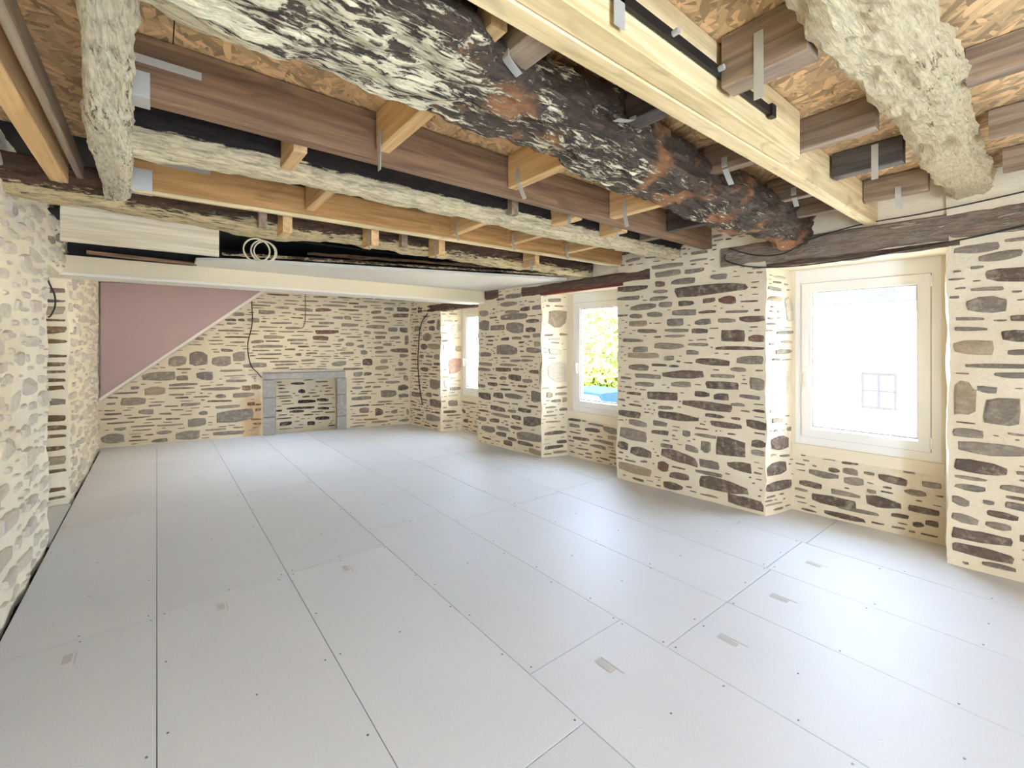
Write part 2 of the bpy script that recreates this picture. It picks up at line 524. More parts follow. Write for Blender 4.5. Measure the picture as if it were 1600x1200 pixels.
def lay_stones(parent, patches, rng, limit=298, proud=.010, name='stone'):
    allst = []
    for pt in patches:
        for s in pt.stones:
            c = pt.P((s[0]+s[1])/2, (s[2]+s[3])/2)
            x, y, d = to_px(c)
            if d <= .2: area = 0
            else:
                fac = abs(pt.N.dot((EYE-c).normalized()))
                area = (s[1]-s[0])*(s[3]-s[2])*fac/d**2
                if not (-60 < x < 1660 and -60 < y < 1260): area *= .02
            allst.append((area, len(allst), pt, s))
    allst.sort(reverse=True, key=lambda q: q[0])
    rest = {}
    for i, (ar, _, pt, s) in enumerate(allst):
        rings = stone_verts(pt, s, rng, proud)
        ctr = pt.P((s[0]+s[1])/2, (s[2]+s[3])/2, proud*1.25) if (s[1]-s[0])*(s[3]-s[2]) > .004 else None
        if i < limit:
            b = MB(); stone_mesh(b, rings, ctr)
            b.build(name, M[s[4]], parent, False)
        else:
            nf = stone_mesh(rest.setdefault('all', (MB(), []))[0], rings, ctr)
            rest['all'][1].append((nf, s[4]))
    if rest:
        b, info = rest['all']
        o = b.build('small_stones', M['g'], parent, False)
        o['kind'] = 'stuff'
        kinds = ['g'] + sorted({k for _, k in info} - {'g'})
        for k in kinds[1:]: o.data.materials.append(M[k])
        idx = []
        for nf, k in info: idx += [kinds.index(k)]*nf
        o.data.polygons.foreach_set('material_index', idx)

rng = random.Random(7)
C5 = (640, 440, 4.285); C6 = (960, 380, 2.728); C7 = (1220, 380, 2.2222)
CB3 = (150, 440, 4.617); CB4 = (400, 440, 4.617); CL = (0, 400, 5.0); CL2 = (0, 640, 4.0)

# --- right wall: piers with splayed window niches
NICHES = [(.56, 1.73), (3.30, 4.51), (5.89, 6.95)]        # near and far edge of each niche at the room face
BACKS = [(.59, 1.63), (3.30, 4.37), (5.84, 6.85)]         # the same at the window
ND, WT = .37, .62
SILLZ, HEADZ = .60, 2.24
ww = WallMesh(1.6)
edges = [YB0] + [v for n in NICHES for v in n] + [YB1]
bedges = [YB0] + [v for n in BACKS for v in n] + [YB1]
for i in range(0, len(edges), 2):
    a0, a1, b0, b1 = edges[i], edges[i+1], bedges[i], bedges[i+1]
    ww.box(([RW(a0, 0, 0), RW(a1, 0, 0), RW(b1, ND, 0), RW(b0, ND, 0)], -.1, CEIL+.03))
    ww.box(([RW(b0, ND, 0), RW(b1, ND, 0), RW(b1, WT, 0), RW(b0, WT, 0)], -.1, CEIL+.03))
for (b0, b1), (a0, a1) in zip(BACKS, NICHES):
    ww.box(([RW(b0, ND, 0), RW(b1, ND, 0), RW(b1, WT, 0), RW(b0, WT, 0)], -.1, SILLZ))
    ww.box(([RW(a0, .02, 0), RW(a1, .02, 0), RW(b1, WT, 0), RW(b0, WT, 0)], HEADZ+.03, CEIL+.03))
wall_r = struct(ww.build('wall_right', M['mortar']))
patches = []
def face(y0, y1, z0=.01, z1=2.66):
    O = RW(y0, 0, 0); U = RW(y1, 0, 0) - O
    p = Patch(O, U, RWN, U.length, z0, z1); patches.append(p); return p
def jamb(y0, yb, z0=.01, z1=2.22):
    O = RW(y0, 0, 0); U = RW(yb, ND, 0) - O
    N = Vector((-U.y, U.x, 0)).normalized()
    if N.y > 0: N = -N
    p = Patch(O, U, N, U.length, z0, z1); patches.append(p); return p
def spandrel(y0, y1, z1=.54):
    O = RW(y0, ND, 0); U = RW(y1, ND, 0) - O
    p = Patch(O, U, RWN, U.length, .01, z1); patches.append(p); return p
GAPS = [(0, 2.28, 2.5, -1, 2.12)]
F0 = face(-.86, .56); F1 = face(1.73, 3.30); F2 = face(4.51, 5.89); F3 = face(6.95, 8.0)
J1 = jamb(1.73, 1.63); J2 = jamb(4.51, 4.37); J3 = jamb(6.95, 6.85)
S1 = spandrel(.60, 1.62); S2 = spandrel(3.31, 4.36); S3 = spandrel(5.86, 6.84)
# timbers let into the wall face: keep stones off them
def keep(pt, ya, yb, z0, z1):
    y0 = pt.O.y
    pt.block(max(0, ya - y0), max(0, yb - y0), z0, z1)
keep(F0, -2, .56, 2.28, 2.7); keep(F1, 1.73, 2.14, 2.26, 2.52); keep(F1, 2.86, 3.4, 2.22, 2.4)
keep(F2, 4.4, 4.9, 2.17, 2.4); keep(F2, 5.5, 5.9, 2.1, 2.45); keep(F3, 6.9, 7.75, 2.1, 2.3)
F1.trace(C6, [(258,170,572,222,'d'),(160,85,290,108),(175,115,285,145),(300,110,385,132),(178,158,220,186,'d'),(415,132,482,158),
 (243,145,345,178),(15,178,145,210,'d'),(168,195,232,215),(150,222,235,246),(15,225,105,245),(448,220,520,266,'r'),(380,232,435,255,'d'),
 (275,243,340,270,'d'),(65,255,180,290),(190,248,250,275),(62,298,120,322),(140,290,205,318),(250,282,350,312),(362,285,435,300,'d'),
 (476,287,570,300),(530,308,642,342,'d'),(60,328,140,358,'t'),(224,320,295,356),(345,322,412,352),(442,320,515,344),(455,367,558,424,'d'),
 (572,385,640,424,'r'),(98,365,180,385),(210,362,318,382),(330,362,400,386,'d'),(214,388,300,403),(175,420,298,455),(316,424,400,440),
 (430,436,640,456,'d'),(82,438,145,466),(60,465,195,492,'t'),(306,452,360,476),(216,476,258,500),(342,486,494,522,'d'),(522,474,635,517),
 (62,510,150,545),(494,524,565,550),(92,555,200,576),(206,538,382,584,'d'),(410,556,515,576),(580,570,640,632),(90,588,170,610),
 (242,588,325,618),(388,588,532,624,'d'),(143,632,268,670,'d'),(342,630,405,660,'d'),(424,636,488,670,'d'),(290,672,502,714,'d'),(498,680,555,696),
 (188,692,250,710),(18,712,112,746,'d'),(186,720,358,760,'d'),(384,724,468,746,'d'),(62,752,138,784),(162,755,222,782),(406,758,536,788,'d'),
 (555,752,642,795,'d'),(22,790,138,842),(160,796,230,818,'d'),(292,796,328,826),(345,812,436,828),(436,822,558,912,'d'),(584,835,650,878,'d'),
 (370,842,414,900),(195,856,250,876),(308,860,360,892),(72,862,154,914,'d'),(18,842,62,880,'d'),(196,882,356,942,'d'),(365,922,448,964),
 (483,928,586,974,'d'),(20,940,155,985,'t'),(180,925,230,978,'r'),(234,975,316,1010,'d'),(345,972,462,992),(358,1000,578,1072,'d'),
 (210,1015,290,1058,'d'),(484,1082,640,1160,'d'),(585,880,640,910)], 'g', rng)
F2.trace(C5, [(645,80,745,115),(605,130,720,172),(820,155,910,192),(740,165,806,200,'d'),(640,188,735,220),(608,212,790,260),(650,268,768,355),
 (780,245,860,280,'d'),(780,300,842,342,'d'),(545,288,640,328),(470,252,535,335),(470,190,528,240),(612,372,670,398,'d'),(688,366,750,388),
 (828,345,916,375),(762,358,806,380),(584,415,720,495),(780,440,918,484),(470,470,548,505),(675,520,745,540),(752,520,822,540),
 (465,538,552,566),(610,548,720,570),(464,575,545,600),(578,575,680,605,'d'),(665,620,748,668,'d'),(755,650,818,682),(800,588,862,618,'d'),
 (692,578,735,600),(605,632,650,658),(524,672,588,704,'d'),(465,740,545,792,'d'),(563,740,626,786,'d'),(465,685,510,710),(640,748,756,792),
 (812,728,900,820),(546,832,640,872,'d'),(728,846,815,878,'d'),(655,855,715,878),(552,885,670,910),(682,892,748,926,'d'),(765,900,905,978,'d'),
 (455,905,515,935),(540,915,600,946,'d'),(480,960,575,1015),(585,970,665,1000),(680,965,755,996,'d'),(720,1005,890,1075),(582,1005,650,1038,'d'),
 (660,1040,720,1070,'d'),(728,1072,828,1102,'d'),(630,1060,690,1100,'d'),(800,1120,885,1175,'t'),(868,520,912,690,'t'),(885,205,918,310,'t'),
 (830,395,915,440,'t')], 'g', rng)
F3.trace(C5, [(180,245,222,330),(90,335,150,405),(75,412,118,462,'d'),(120,412,220,462,'t'),(120,258,165,285,'d'),(130,292,168,330,'d'),
 (160,480,220,525),(165,540,215,560,'d'),(70,570,125,605,'d'),(135,652,210,732),(135,785,225,845,'d'),(110,740,150,775),(110,890,210,940),
 (20,735,70,775),(65,485,95,515),(30,290,80,335)], 'g', rng)
J3.trace(C5, [(262,502,372,620,'pk'),(278,285,370,345,'p'),(225,415,272,470,'p'),(305,430,372,475,'t'),(255,790,318,840,'g'),(270,705,370,730,'g'),
 (225,860,310,880,'d'),(230,655,250,715,'p')], 'p', rng)
J2.trace(C5, [(925,185,1085,330,'t'),(1005,345,1085,362,'g'),(930,445,1020,492,'p'),(1065,465,1100,500,'g'),(920,525,1080,685,'p'),(980,700,1060,718,'g'),
 (915,735,955,780,'t'),(1020,768,1100,812,'t'),(1000,840,1070,865,'g'),(900,995,1060,1028,'d'),(985,1060,1060,1085,'d'),(900,1095,1030,1122,'d'),
 (960,1130,1050,1150,'g'),(930,110,1010,140,'g')], 'p', rng)
J1.trace(C6, [(650,185,712,205,'g'),(645,225,712,250,'t'),(725,225,765,340,'p'),(695,375,760,390,'g'),(690,450,760,475,'g'),(665,515,745,680,'p'),
 (665,740,715,765,'t'),(665,812,742,885,'d'),(650,928,725,992,'d'),(645,1010,752,1058,'d'),(735,780,765,800,'g')], 'p', rng)
S1.trace(C7, [(162,778,205,798,'d'),(215,780,270,808),(290,795,328,808),(340,805,438,838,'d'),(92,790,203,818),(222,812,292,846),(62,826,145,850,'d'),
 (110,878,260,915,'d'),(178,860,275,880),(295,876,418,926,'d'),(440,915,550,940,'d'),(428,852,505,880),(155,938,290,966,'d'),(200,920,340,938),
 (385,938,445,956,'d'),(460,965,498,990,'d'),(500,960,548,984,'d'),(300,855,335,872),(490,828,560,850)], 'g', rng)
S2.trace(C5, [(1065,900,1145,935,'d'),(1075,950,1140,975),(1175,980,1270,1010,'d'),(1298,970,1390,1020),(1095,1040,1200,1065,'d'),(1200,1090,1320,1120),
 (1195,950,1300,970),(1330,1030,1395,1060,'t'),(1230,1062,1370,1085)], 'g', rng)
S3.trace(C5, [(340,795,445,820),(265,915,340,950,'d'),(360,915,392,945,'d'),(340,850,370,880,'d')], 'g', rng)
F0.trace(C7, [(598,0,762,40,'g'),(690,28,840,66),(715,82,900,138,'d'),(665,78,714,92),(640,175,786,244),(662,152,776,166),(800,245,890,270,'d'),
 (605,255,702,268),(600,290,716,306),(770,295,900,345,'d'),(592,330,738,395,'t'),(790,365,900,390),(640,415,880,436),(735,445,860,470),
 (682,494,750,522),(600,465,680,600,'t'),(708,532,830,636),(600,640,708,678),(612,690,850,746),(598,750,785,806,'d'),(600,808,715,824),
 (600,835,712,865),(592,878,655,915),(762,838,870,868),(697,893,742,912),(712,932,830,962,'d'),(592,938,682,975),(705,968,796,1000),
 (595,1000,805,1048,'d'),(600,1056,812,1100,'d'),(785,880,870,896,'d'),(780,905,900,935),(700,1115,825,1135),(826,1015,900,1046,'d')], 'g', rng)
LONG = [(260, .14, .30, .026, .045), (500, .07, .2, .016, .032), (1500, .03, .10, .008, .022), (900, .015, .04, .008, .018)]
for p in (F0, F1, F2, F3): p.fill(rng, LONG, 'gggddr')
for p in (S1, S2, S3): p.fill(rng, [(120, .07, .2, .015, .03), (300, .03, .1, .008, .02)], 'gggdd')
for p in (J1, J2, J3): p.fill(rng, [(120, .1, .26, .02, .05), (200, .05, .14, .012, .03), (250, .02, .08, .008, .016)], 'gtpg')
lay_stones(wall_r, patches, rng)

# --- back wall with hearth recess
FP0, FP1, FPZ, FPD = 2.26, 3.18, .93, .28      # hearth opening along BU, height, depth
def BW(u, n, z=0):
    return BL + BU*u + BN*n + Vector((0, 0, z))
fl = (hit(430, 640, BL, BN)-BL).dot(BU); fr = (hit(527, 640, BL, BN)-BL).dot(BU)
FP0, FP1 = fl, fr
ww = WallMesh(1.6)
for a, b_, z0, z1 in ((-.3, FP0, -.1, CEIL), (FP1, BLEN+.7, -.1, CEIL), (FP0, FP1, FPZ, CEIL)):
    ww.box(([BW(a, 0), BW(b_, 0), BW(b_, -.55), BW(a, -.55)], z0, z1))
ww.box(([BW(FP0, -FPD), BW(FP1, -FPD), BW(FP1, -.55), BW(FP0, -.55)], -.1, FPZ))
wall_b = struct(ww.build('wall_back', M['mortar_back']))
# mauve stair enclosure geometry, needed to keep hidden stones out
MO = .14
def bq(px, py):
    p = hit(px, py, BL + BN*MO, BN); return (p-BL).dot(BU), p.z
q0, q1 = bq(147, 628), bq(396, 463)
dsl = (q1[1]-q0[1])/(q1[0]-q0[0])
BP = Patch(BW(0, 0), BU, BN, BLEN-.02, .01, 2.44)
BP.blocktri(lambda u, v: v > q0[1] + dsl*(u - q0[0]) + .03)
BP.block(FP0-.24, FP1+.2, 0, 1.09)
BP.trace(CB3, [(520,525,655,618),(670,485,802,616),(828,530,975,618),(985,502,1080,578),(1060,582,1235,624),(332,645,575,718),(578,672,665,716),
 (718,646,845,714),(525,728,735,752),(755,760,1045,788),(1055,748,1120,790,'b'),(1125,738,1190,782,'b'),(985,800,1148,838),(860,806,940,842),
 (345,748,500,824,'t'),(175,830,360,898),(300,920,415,962),(865,920,1140,1020),(660,978,790,1052),(572,1070,750,1148),(740,930,800,965),
 (400,1130,518,1162),(40,1085,205,1175),(135,1050,220,1080),(440,1070,550,1105),(615,872,750,898),(855,888,1040,915),(250,752,310,780),
 (80,872,140,890),(65,945,180,962),(1090,870,1145,896,'b'),(840,1076,1070,1108),(930,262,1012,286,'d'),(1022,262,1074,286,'d'),(985,218,1075,250),
 (1090,258,1180,296),(1175,205,1290,240),(1120,420,1215,448),(1130,460,1340,480),(1210,385,1360,412),(905,484,992,510),(715,398,775,424),
 (880,345,1065,364),(890,632,1060,652),(1000,165,1055,205),(940,292,1010,312),(935,705,1090,728),(1150,880,1195,895,'b'),(1150,910,1195,935,'b'),
 (1130,1015,1195,1035,'b'),(1120,985,1195,1000,'b')], 'g', rng)
BP.trace(CB4, [(130,178,240,198),(280,185,410,216),(432,190,545,220,'r'),(18,205,135,236),(105,290,258,306),(452,290,560,310),(550,248,630,272),
 (635,244,688,278),(480,165,660,185),(700,172,800,192),(425,348,598,382,'r'),(408,390,522,428,'r'),(55,385,205,415),(225,412,370,432),
 (0,455,190,480),(160,352,275,368),(210,325,330,345),(400,315,530,332),(615,300,740,330),(792,312,930,342),(838,248,942,272),(828,208,905,236),
 (922,184,994,212),(1018,182,1100,218,'d'),(985,228,1118,262,'r'),(950,328,1018,362),(1036,328,1094,372,'d'),(1072,384,1104,465),
 (968,392,1040,420),(850,360,945,380),(860,390,935,415),(776,352,832,382),(650,436,706,466),(725,452,776,482),(750,490,802,532),
 (968,480,1098,515,'d'),(845,430,905,450),(850,466,915,490),(910,444,978,468),(1036,520,1098,552),(855,498,945,520),(545,570,655,614),
 (765,552,838,606,'d'),(895,556,950,592),(858,602,960,640,'t'),(1025,575,1062,612),(1005,622,1094,645),(632,620,770,640),(702,648,766,690),
 (776,650,835,682,'d'),(922,664,975,686),(930,716,1040,740),(1022,738,1102,794,'d'),(900,776,1012,844),(688,826,832,858),(1025,806,1104,838),
 (690,755,770,778),(785,750,835,768),(848,752,905,768),(742,906,815,950),(858,908,918,968,'d'),(975,920,1020,955),(1030,990,1110,1015),
 (830,1000,960,1020),(135,590,295,606),(100,568,310,585),(245,625,510,648),(120,616,240,632),(0,585,80,622),(590,410,640,434),(285,515,328,538),
 (612,505,705,525),(1065,672,1104,720),(1085,910,1118,965)], 'g', rng)
BP.fill(rng, [(1200, .16, .36, .022, .042), (2200, .08, .24, .016, .03), (4000, .04, .12, .012, .022)], 'gggdgb', .004)
FPP = Patch(BW(FP0, -FPD), BU, BN, FP1-FP0, .01, FPZ-.02)
FPP.trace(CB4, [(300,848,436,878),(440,838,525,866),(225,902,425,920),(245,924,350,948),(428,968,530,998),(170,1008,260,1042),(370,1005,425,1036),
 (250,722,350,745),(330,822,390,835),(300,770,355,808),(345,955,415,966),(145,980,260,990),(445,900,530,925),(145,922,190,940),(165,790,240,800)], 'soot', rng)
FPP.fill(rng, [(200, .1, .25, .015, .03), (300, .04, .1, .01, .02)], ['soot', 'd', 'b'])
lay_stones(wall_b, [BP, FPP], rng)

# --- left wall with alcove
RC0, RC1, RCZ = 5.0, 6.1, 2.18
ww = WallMesh(2.0)
def lbox(y0, y1, x0, x1, z0, z1):
    ww.box(([Vector((x0, y0, 0)), Vector((x1, y0, 0)), Vector((x1, y1, 0)), Vector((x0, y1, 0))], z0, z1))
lbox(YB0, RC0, LX-.5, LX, -.1, CEIL+.03)
lbox(RC1, 9.3, LX-.5, LX, -.1, CEIL+.03)
lbox(RC0, RC1, LX-.5, LX, RCZ, CEIL+.03)
lbox(RC0, RC1, LX-.6, LX-.45, -.1, RCZ)
wall_l = struct(ww.build('wall_left', M['mortar_left']))
LP = []
def lpatch(y0, y1, z0=.01, z1=2.66):
    p = Patch(Vector((LX, y0, 0)), Vector((0, 1, 0)), Vector((1, 0, 0)), y1-y0, z0, z1, 2.0); LP.append(p); return p
L0 = lpatch(2.6, RC0-.02); L1p = lpatch(RC0, RC1, RCZ+.03); L2 = lpatch(RC1+.02, 8.85)
blocky = [(120, .18, .34, .08, .15), (320, .10, .24, .05, .11), (700, .05, .14, .03, .06), (700, .03, .07, .015, .03)]
L0.fill(rng, blocky, ['lw', 'lw', 'lw2', 'lw']); L1p.fill(rng, blocky, ['g', 'lw', 'lw', 'pk'])
L2.fill(rng, blocky, ['lw', 'lw', 'p'])
LJ = Patch(Vector((LX-.44, RC1, 0)), Vector((1, 0, 0)), Vector((0, -1, 0)), .44, .01, RCZ-.02, 2.0); LP.append(LJ)
def jrow(crop, rows):
    ox, oy, sc = crop
    for (x0, y0, x1, y1, k) in rows:
        z1 = hit(88, oy + y0/sc, LJ.O, LJ.N).z; z0 = hit(88, oy + y1/sc, LJ.O, LJ.N).z
        if LJ.free(.06, .42, max(z0, .02), z1): LJ.add(.05 + rng.uniform(0, .05), .425, max(z0, .02), z1, k, 0, .01)
jrow(CL, [(370,545,550,620,'b'),(365,640,540,695,'b'),(365,765,535,800,'b'),(410,825,535,865,'b'),(360,890,525,918,'b'),(355,950,540,985,'b'),
 (355,1010,535,1055,'b'),(345,1105,535,1170,'g'),(375,485,550,510,'b'),(375,390,550,470,'t'),(375,340,550,370,'d'),(375,250,550,300,'r'),(375,140,550,215,'pk')])
jrow(CL2, [(275,30,425,75,'b'),(280,92,420,130,'b'),(355,150,425,175,'b'),(280,225,425,262,'b'),(285,285,420,345,'t'),(300,370,430,395,'b'),
 (280,480,430,520,'b'),(275,545,430,562,'b'),(278,598,390,615,'b')])
lay_stones(wall_l, LP, rng, 290, .016)

b = MB().box(LX-.5, -.15, -2.9, YB0, -.1, CEIL+.03).box(1.4, 5.3, -2.9, YB0, -.1, CEIL+.03).box(-.15, 1.4, -2.9, YB0, 2.2, CEIL+.03)  # doorway gap is unseen, added to let daylight in from behind
struct(b.build('wall_near', M['plaster'], keep=True))
# ------------------------------------------------------------------ floor of laid panels
sub = MB().box(LX-.62, 5.2, YB0, 9.6, -.16, -.06)
floor = struct(sub.build('floor', M['void'], keep=True))
XS = [-.64, .0, .69, 1.37, 2.04, 2.68, 3.30, 3.95, 4.75]
ROWS = [3.25, 5.33, 1.25, 1.59, 1.30, 1.30, 1.33, 1.30]
G = .0016
rf = random.Random(3)
def xr(y): return 4.41 - .071*y
screw = MB(); marks = []
for i in range(len(XS)-1):
    x0, x1 = XS[i], XS[i+1]
    y = ROWS[i] - 2.05*3
    while y < 9.2:
        ya, yb = max(y, YB0), min(y + 2.05, 9.05)
        if i == 0: pass
        if yb - ya > .05:
            dz = rf.uniform(-.0006, .0006)
            b = MB()
            def yl(x): return 9.0 - .2173*(x - LX) + .02      # back wall line
            ya0, ya1 = ya + G, ya + G
            yb0, yb1 = min(yb - G, yl(x0)), min(yb - G, yl(x1))
            if yb0 > ya0 and yb1 > ya1:
                X0, X1 = x0 + G, x1 - G
                c = .0012
                def lay(e, z): return [Vector((X0+e, ya0+e, z)), Vector((X1-e, ya1+e, z)), Vector((X1-e, yb1-e, z)), Vector((X0+e, yb0-e, z))]
                b.sweep([lay(0, -.022), lay(0, dz-c), lay(c, dz)])
                b.build('floor_panel', M['floor'], floor)
                for sx in (X0+.03, (X0+X1)/2, X1-.03):
                    for sy in (ya0+.03, ya0+.5, ya0+1.02, ya0+1.5, yb0-.03):
                        sx += rf.uniform(-.012, .012); sy += rf.uniform(-.06, .06) if ya0+.1 < sy < yb0-.1 else 0
                        if sx < 4.0 and sy < 8 and rf.random() < .6: screw.box(sx-.004, sx+.004, sy-.004, sy+.004, .0004, .0016)
        y += 2.05
o = screw.build('screw_heads', M['screw'], floor); o['kind'] = 'stuff'
for (px, py, w) in ((945, 1040, .10), (1137, 1001, .10), (1271, 882, .09), (1217, 935, .10), (345, 948, .08), (105, 1030, .08), (540, 888, .08)):
    p = hit(px, py, Vector((0, 0, 0)), Vector((0, 0, 1)))
    b = MB()
    b.box(p.x-.018, p.x+.018, p.y-w*.5, p.y+w*.5, .0012, .0016)
    b.box(p.x+.028, p.x+.033, p.y-w*.9, p.y+w*.5, .0012, .0016)
    b.build('ink_stamp', M['print'], floor)
tb = MB().box(LX-.44, LX+.02, RC0+.02, RC1-.02, -.05, -.004)
tb.build('alcove_board', M['floor'], floor)

# ------------------------------------------------------------------ ceiling deck
SX0, SX1, SY0, SY1 = .85, 1.65, 6.6, 7.8  # unseen ceiling opening, added to brighten the far end
deck = MB()
for a0, a1, c0, c1 in ((LX-.55, 5.2, YB0, SY0), (LX-.55, 5.2, SY1, 9.6), (LX-.55, SX0, SY0, SY1), (SX1, 5.2, SY0, SY1)):
    deck.box(a0, a1, c0, c1, CEIL+.05, CEIL+.12)
ceil = struct(deck.build('ceiling', M['void'], keep=True))
for i, x in enumerate((-1.2, .05, 1.3, 2.55, 3.8)):
    for j, (y0, y1) in enumerate(((-2.6, -.1), (-.1, 2.36))):
        MB().box(max(x, -1.1)+.002, min(x+1.25, 4.9)-.002, y0+.002, y1-.002, CEIL, CEIL+.018).build('osb_panel', M['osb'], ceil)
MB().box(-1.1, -.12, 2.362, 3.5, CEIL, CEIL+.018).build('osb_panel', M['osb'], ceil)
MB().box(-1.1, -.12, 3.503, 5.2, CEIL, CEIL+.018).build('old_board_and_gap_shade', M['black'], ceil)
x = -.115
while x < 4.8:
    w = rf.uniform(.17, .24)
    z = CEIL - .05 + rf.uniform(0, .008)
    MB().box(x+.003, x+w-.003, 2.40, 5.2 + rf.uniform(-.1, .1), z, z+.025).build('old_board_and_gap_shade', M['black'], ceil)
    x += w
b = MB()
for a0, a1, c0, c1 in ((-1.1, 4.9, 6.0, SY0), (-1.1, 4.9, SY1, 9.4), (-1.1, SX0, SY0, SY1), (SX1, 4.9, SY0, SY1)):
    b.box(a0, a1, c0, c1, 2.46, 2.49)
b.build('plaster_ceiling', M['soffit'], ceil)
b = MB()
for a0, a1, c0, c1 in ((SX0-.03, SX0, SY0, SY1), (SX1, SX1+.03, SY0, SY1), (SX0-.03, SX1+.03, SY0-.03, SY0), (SX0-.03, SX1+.03, SY1, SY1+.03)):
    b.box(a0, a1, c0, c1, 2.46, 3.85)
b.build('added_daylight_shaft', M['soffit'], ceil)  # made-up shaft around the added opening, keeps direct sun out
MB().box(-1.1, 4.9, 5.0, 5.99, 2.60, 2.62).build('old_board_and_gap_shade', M['black'], ceil)
MB().box(LX+.01, 3.95, 5.90, 5.93, 2.361, 2.60).build('old_board_and_gap_shade', M['black'], ceil)  # upright black sheet, stands in for the shade in the gap

# ------------------------------------------------------------------ timbers
def sawn(name, p0, p1, w, h, m, parent=None, c=.004):
    """sawn timber from p0 to p1 (bottom centre line), width w, height h"""
    p0, p1 = Vector(p0), Vector(p1)
    t = p1 - p0; L = t.length; t.normalize()
    s = Vector((t.y, -t.x, 0)).normalized(); up = s.cross(t)
    if up.z < 0: up = -up
    n = max(2, int(L/.25))
    rings = []
    for i in range(n+1):
        p = p0 + (p1-p0)*(i/n)
        off = s*nz(p, 1.3, 3)*.004 + up*nz(p, 1.7, 8)*.003
        q = [(-w/2+c, 0), (w/2-c, 0), (w/2, c), (w/2, h-c), (w/2-c, h), (-w/2+c, h), (-w/2, h-c), (-w/2, c)]
        rings.append([p + off + s*a + up*b for a, b in q])
    b = MB(); b.sweep(rings)
    return b.build(name, m, parent)
def decayed(name, pts, w, h, m, seed, amp=.03, ex=5.0, k=30, step=.028, fray=.012):
    """old rotten beam through bottom-centre points: rounded section, gouged and frayed along the grain"""
    pts = [Vector(p) for p in pts]
    seg = [(pts[i+1]-pts[i]).length for i in range(len(pts)-1)]
    L = sum(seg); n = int(L/step)
    rings = []
    for i in range(n+1):
        s = L*i/n; j = 0
        while j < len(seg)-1 and s > seg[j]: s -= seg[j]; j += 1
        f = s/seg[j]; f2 = f*f*(3-2*f) if len(seg) > 1 else f
        p = pts[j].lerp(pts[j+1], f)
        t = (pts[-1]-pts[0]).normalized()
        side = Vector((t.y, -t.x, 0)).normalized(); up = Vector((0, 0, 1))
        ring = []
        for q in range(k):
            a = 2*math.pi*q/k
            c, si = math.cos(a), math.sin(a)
            r = (abs(c)**ex + abs(si)**ex)**(-1/ex)
            base = p + side*(c*r*w/2) + up*(h/2 + si*r*h/2)
            gl = Vector((base.dot(t), base.dot(side), base.z))
            d = nz((gl.x*1.4, gl.y*4, gl.z*4), 1, seed)*amp + nz((gl.x*5, gl.y*16, gl.z*16), 1, seed+3)*amp*.55 \
                + nz((gl.x*16, gl.y*50, gl.z*50), 1, seed+7)*fray
            d2 = abs(nz((gl.x*3, gl.y*30, gl.z*30), 1, seed+11))
            d -= max(0, d2-.25)*fray*2.5
            out = (side*c + up*si)
            if si > .6: d = min(d, 0)
            ring.append(base + out*d)
        rings.append(ring)
    b = MB(); b.sweep(rings)
    return b.build(name, m)
E = .012
def xe(y): return xr(y) + E
T = {}
T['T1'] = tag(decayed('rotten_beam', [(LX, .33, 2.53), (1.2, .40, 2.53), (2.6, .42, 2.55), (xe(.45), .46, 2.56)], .26, .18, M['rot_cream'], 21, .04, 3.0, 36, .02, .018),
    'cream crumbling worm-eaten beam across the upper right ceiling', 'beam')
T['T3'] = tag(decayed('rotten_beam', [(LX, 1.30, 2.40), (.6, 1.29, 2.38), (1.6, 1.40, 2.39), (2.6, 1.50, 2.40), (xe(1.5), 1.50, 2.40)], .34, .30, M['rot_main'], 5, .075, 3.4, 40, .02, .02),
    'thickest rotten beam, blackened with flaking cream streaks and orange decay, crossing mid ceiling', 'beam')
T['T4'] = tag(sawn('ceiling_joist', (-.11, 2.22, 2.48), (xe(2.22), 2.25, 2.48), .08, .236, M['brown_x']),
    'long straight dark brown sawn joist next to the thickest rotten beam', 'joist')
T['T5'] = tag(decayed('rotten_beam', [(-.11, 2.66, 2.42), (1.2, 2.63, 2.43), (2.6, 2.62, 2.41), (xe(2.6), 2.60, 2.42)], .17, .24, M['rot_white'], 9, .03, 5),
    'slender rotten beam, white along its lower edge and black above, behind the brown joist', 'beam')
T['T6'] = tag(sawn('ceiling_joist', (-.11, 3.40, 2.44), (xe(3.3), 3.27, 2.44), .07, .20, M['honey_x']),
    'honey coloured new pine joist with a pale batten along its bottom', 'joist')
o = sawn('batten', (-.11, 3.375, 2.425), (xe(3.3)-.05, 3.245, 2.425), .045, .022, M['pale_x'], T['T6']); o['label'] = 'pale batten'
T['T7'] = tag(decayed('rotten_beam', [(LX+.01, 3.66, 2.38), (.8, 3.72, 2.36), (2.2, 3.75, 2.36), (xe(3.7), 3.74, 2.36)], .20, .22, M['rot_brown'], 14, .04, 4),
    'brown splintered rotten beam with cream streaks, nearest to the cream boxed-in beam', 'beam')
def strap(parent, x, y, z, L=.14, sway=0, facing='x', w=.032):
    """bent galvanised strap hanging down from a noggin side"""
    b = MB()
    n = 8
    ra, rb = [], []
    for i in range(n+1):
        t = i/n
        zz = z - L*t
        dx = -.004 + sway*max(0, t-.35)**1.3
        if facing == 'x':
            ra.append([(x+dx, y-w/2, zz), (x+dx, y+w/2, zz), (x+dx-.003, y+w/2, zz), (x+dx-.003, y-w/2, zz)])
        else:
            ra.append([(x-w/2, y+dx, zz), (x+w/2, y+dx, zz), (x+w/2, y+dx-.003, zz), (x-w/2, y+dx-.003, zz)])
    b.sweep([[Vector(p) for p in r] for r in ra])
    return b.build('metal_strap', M['metal'], parent)

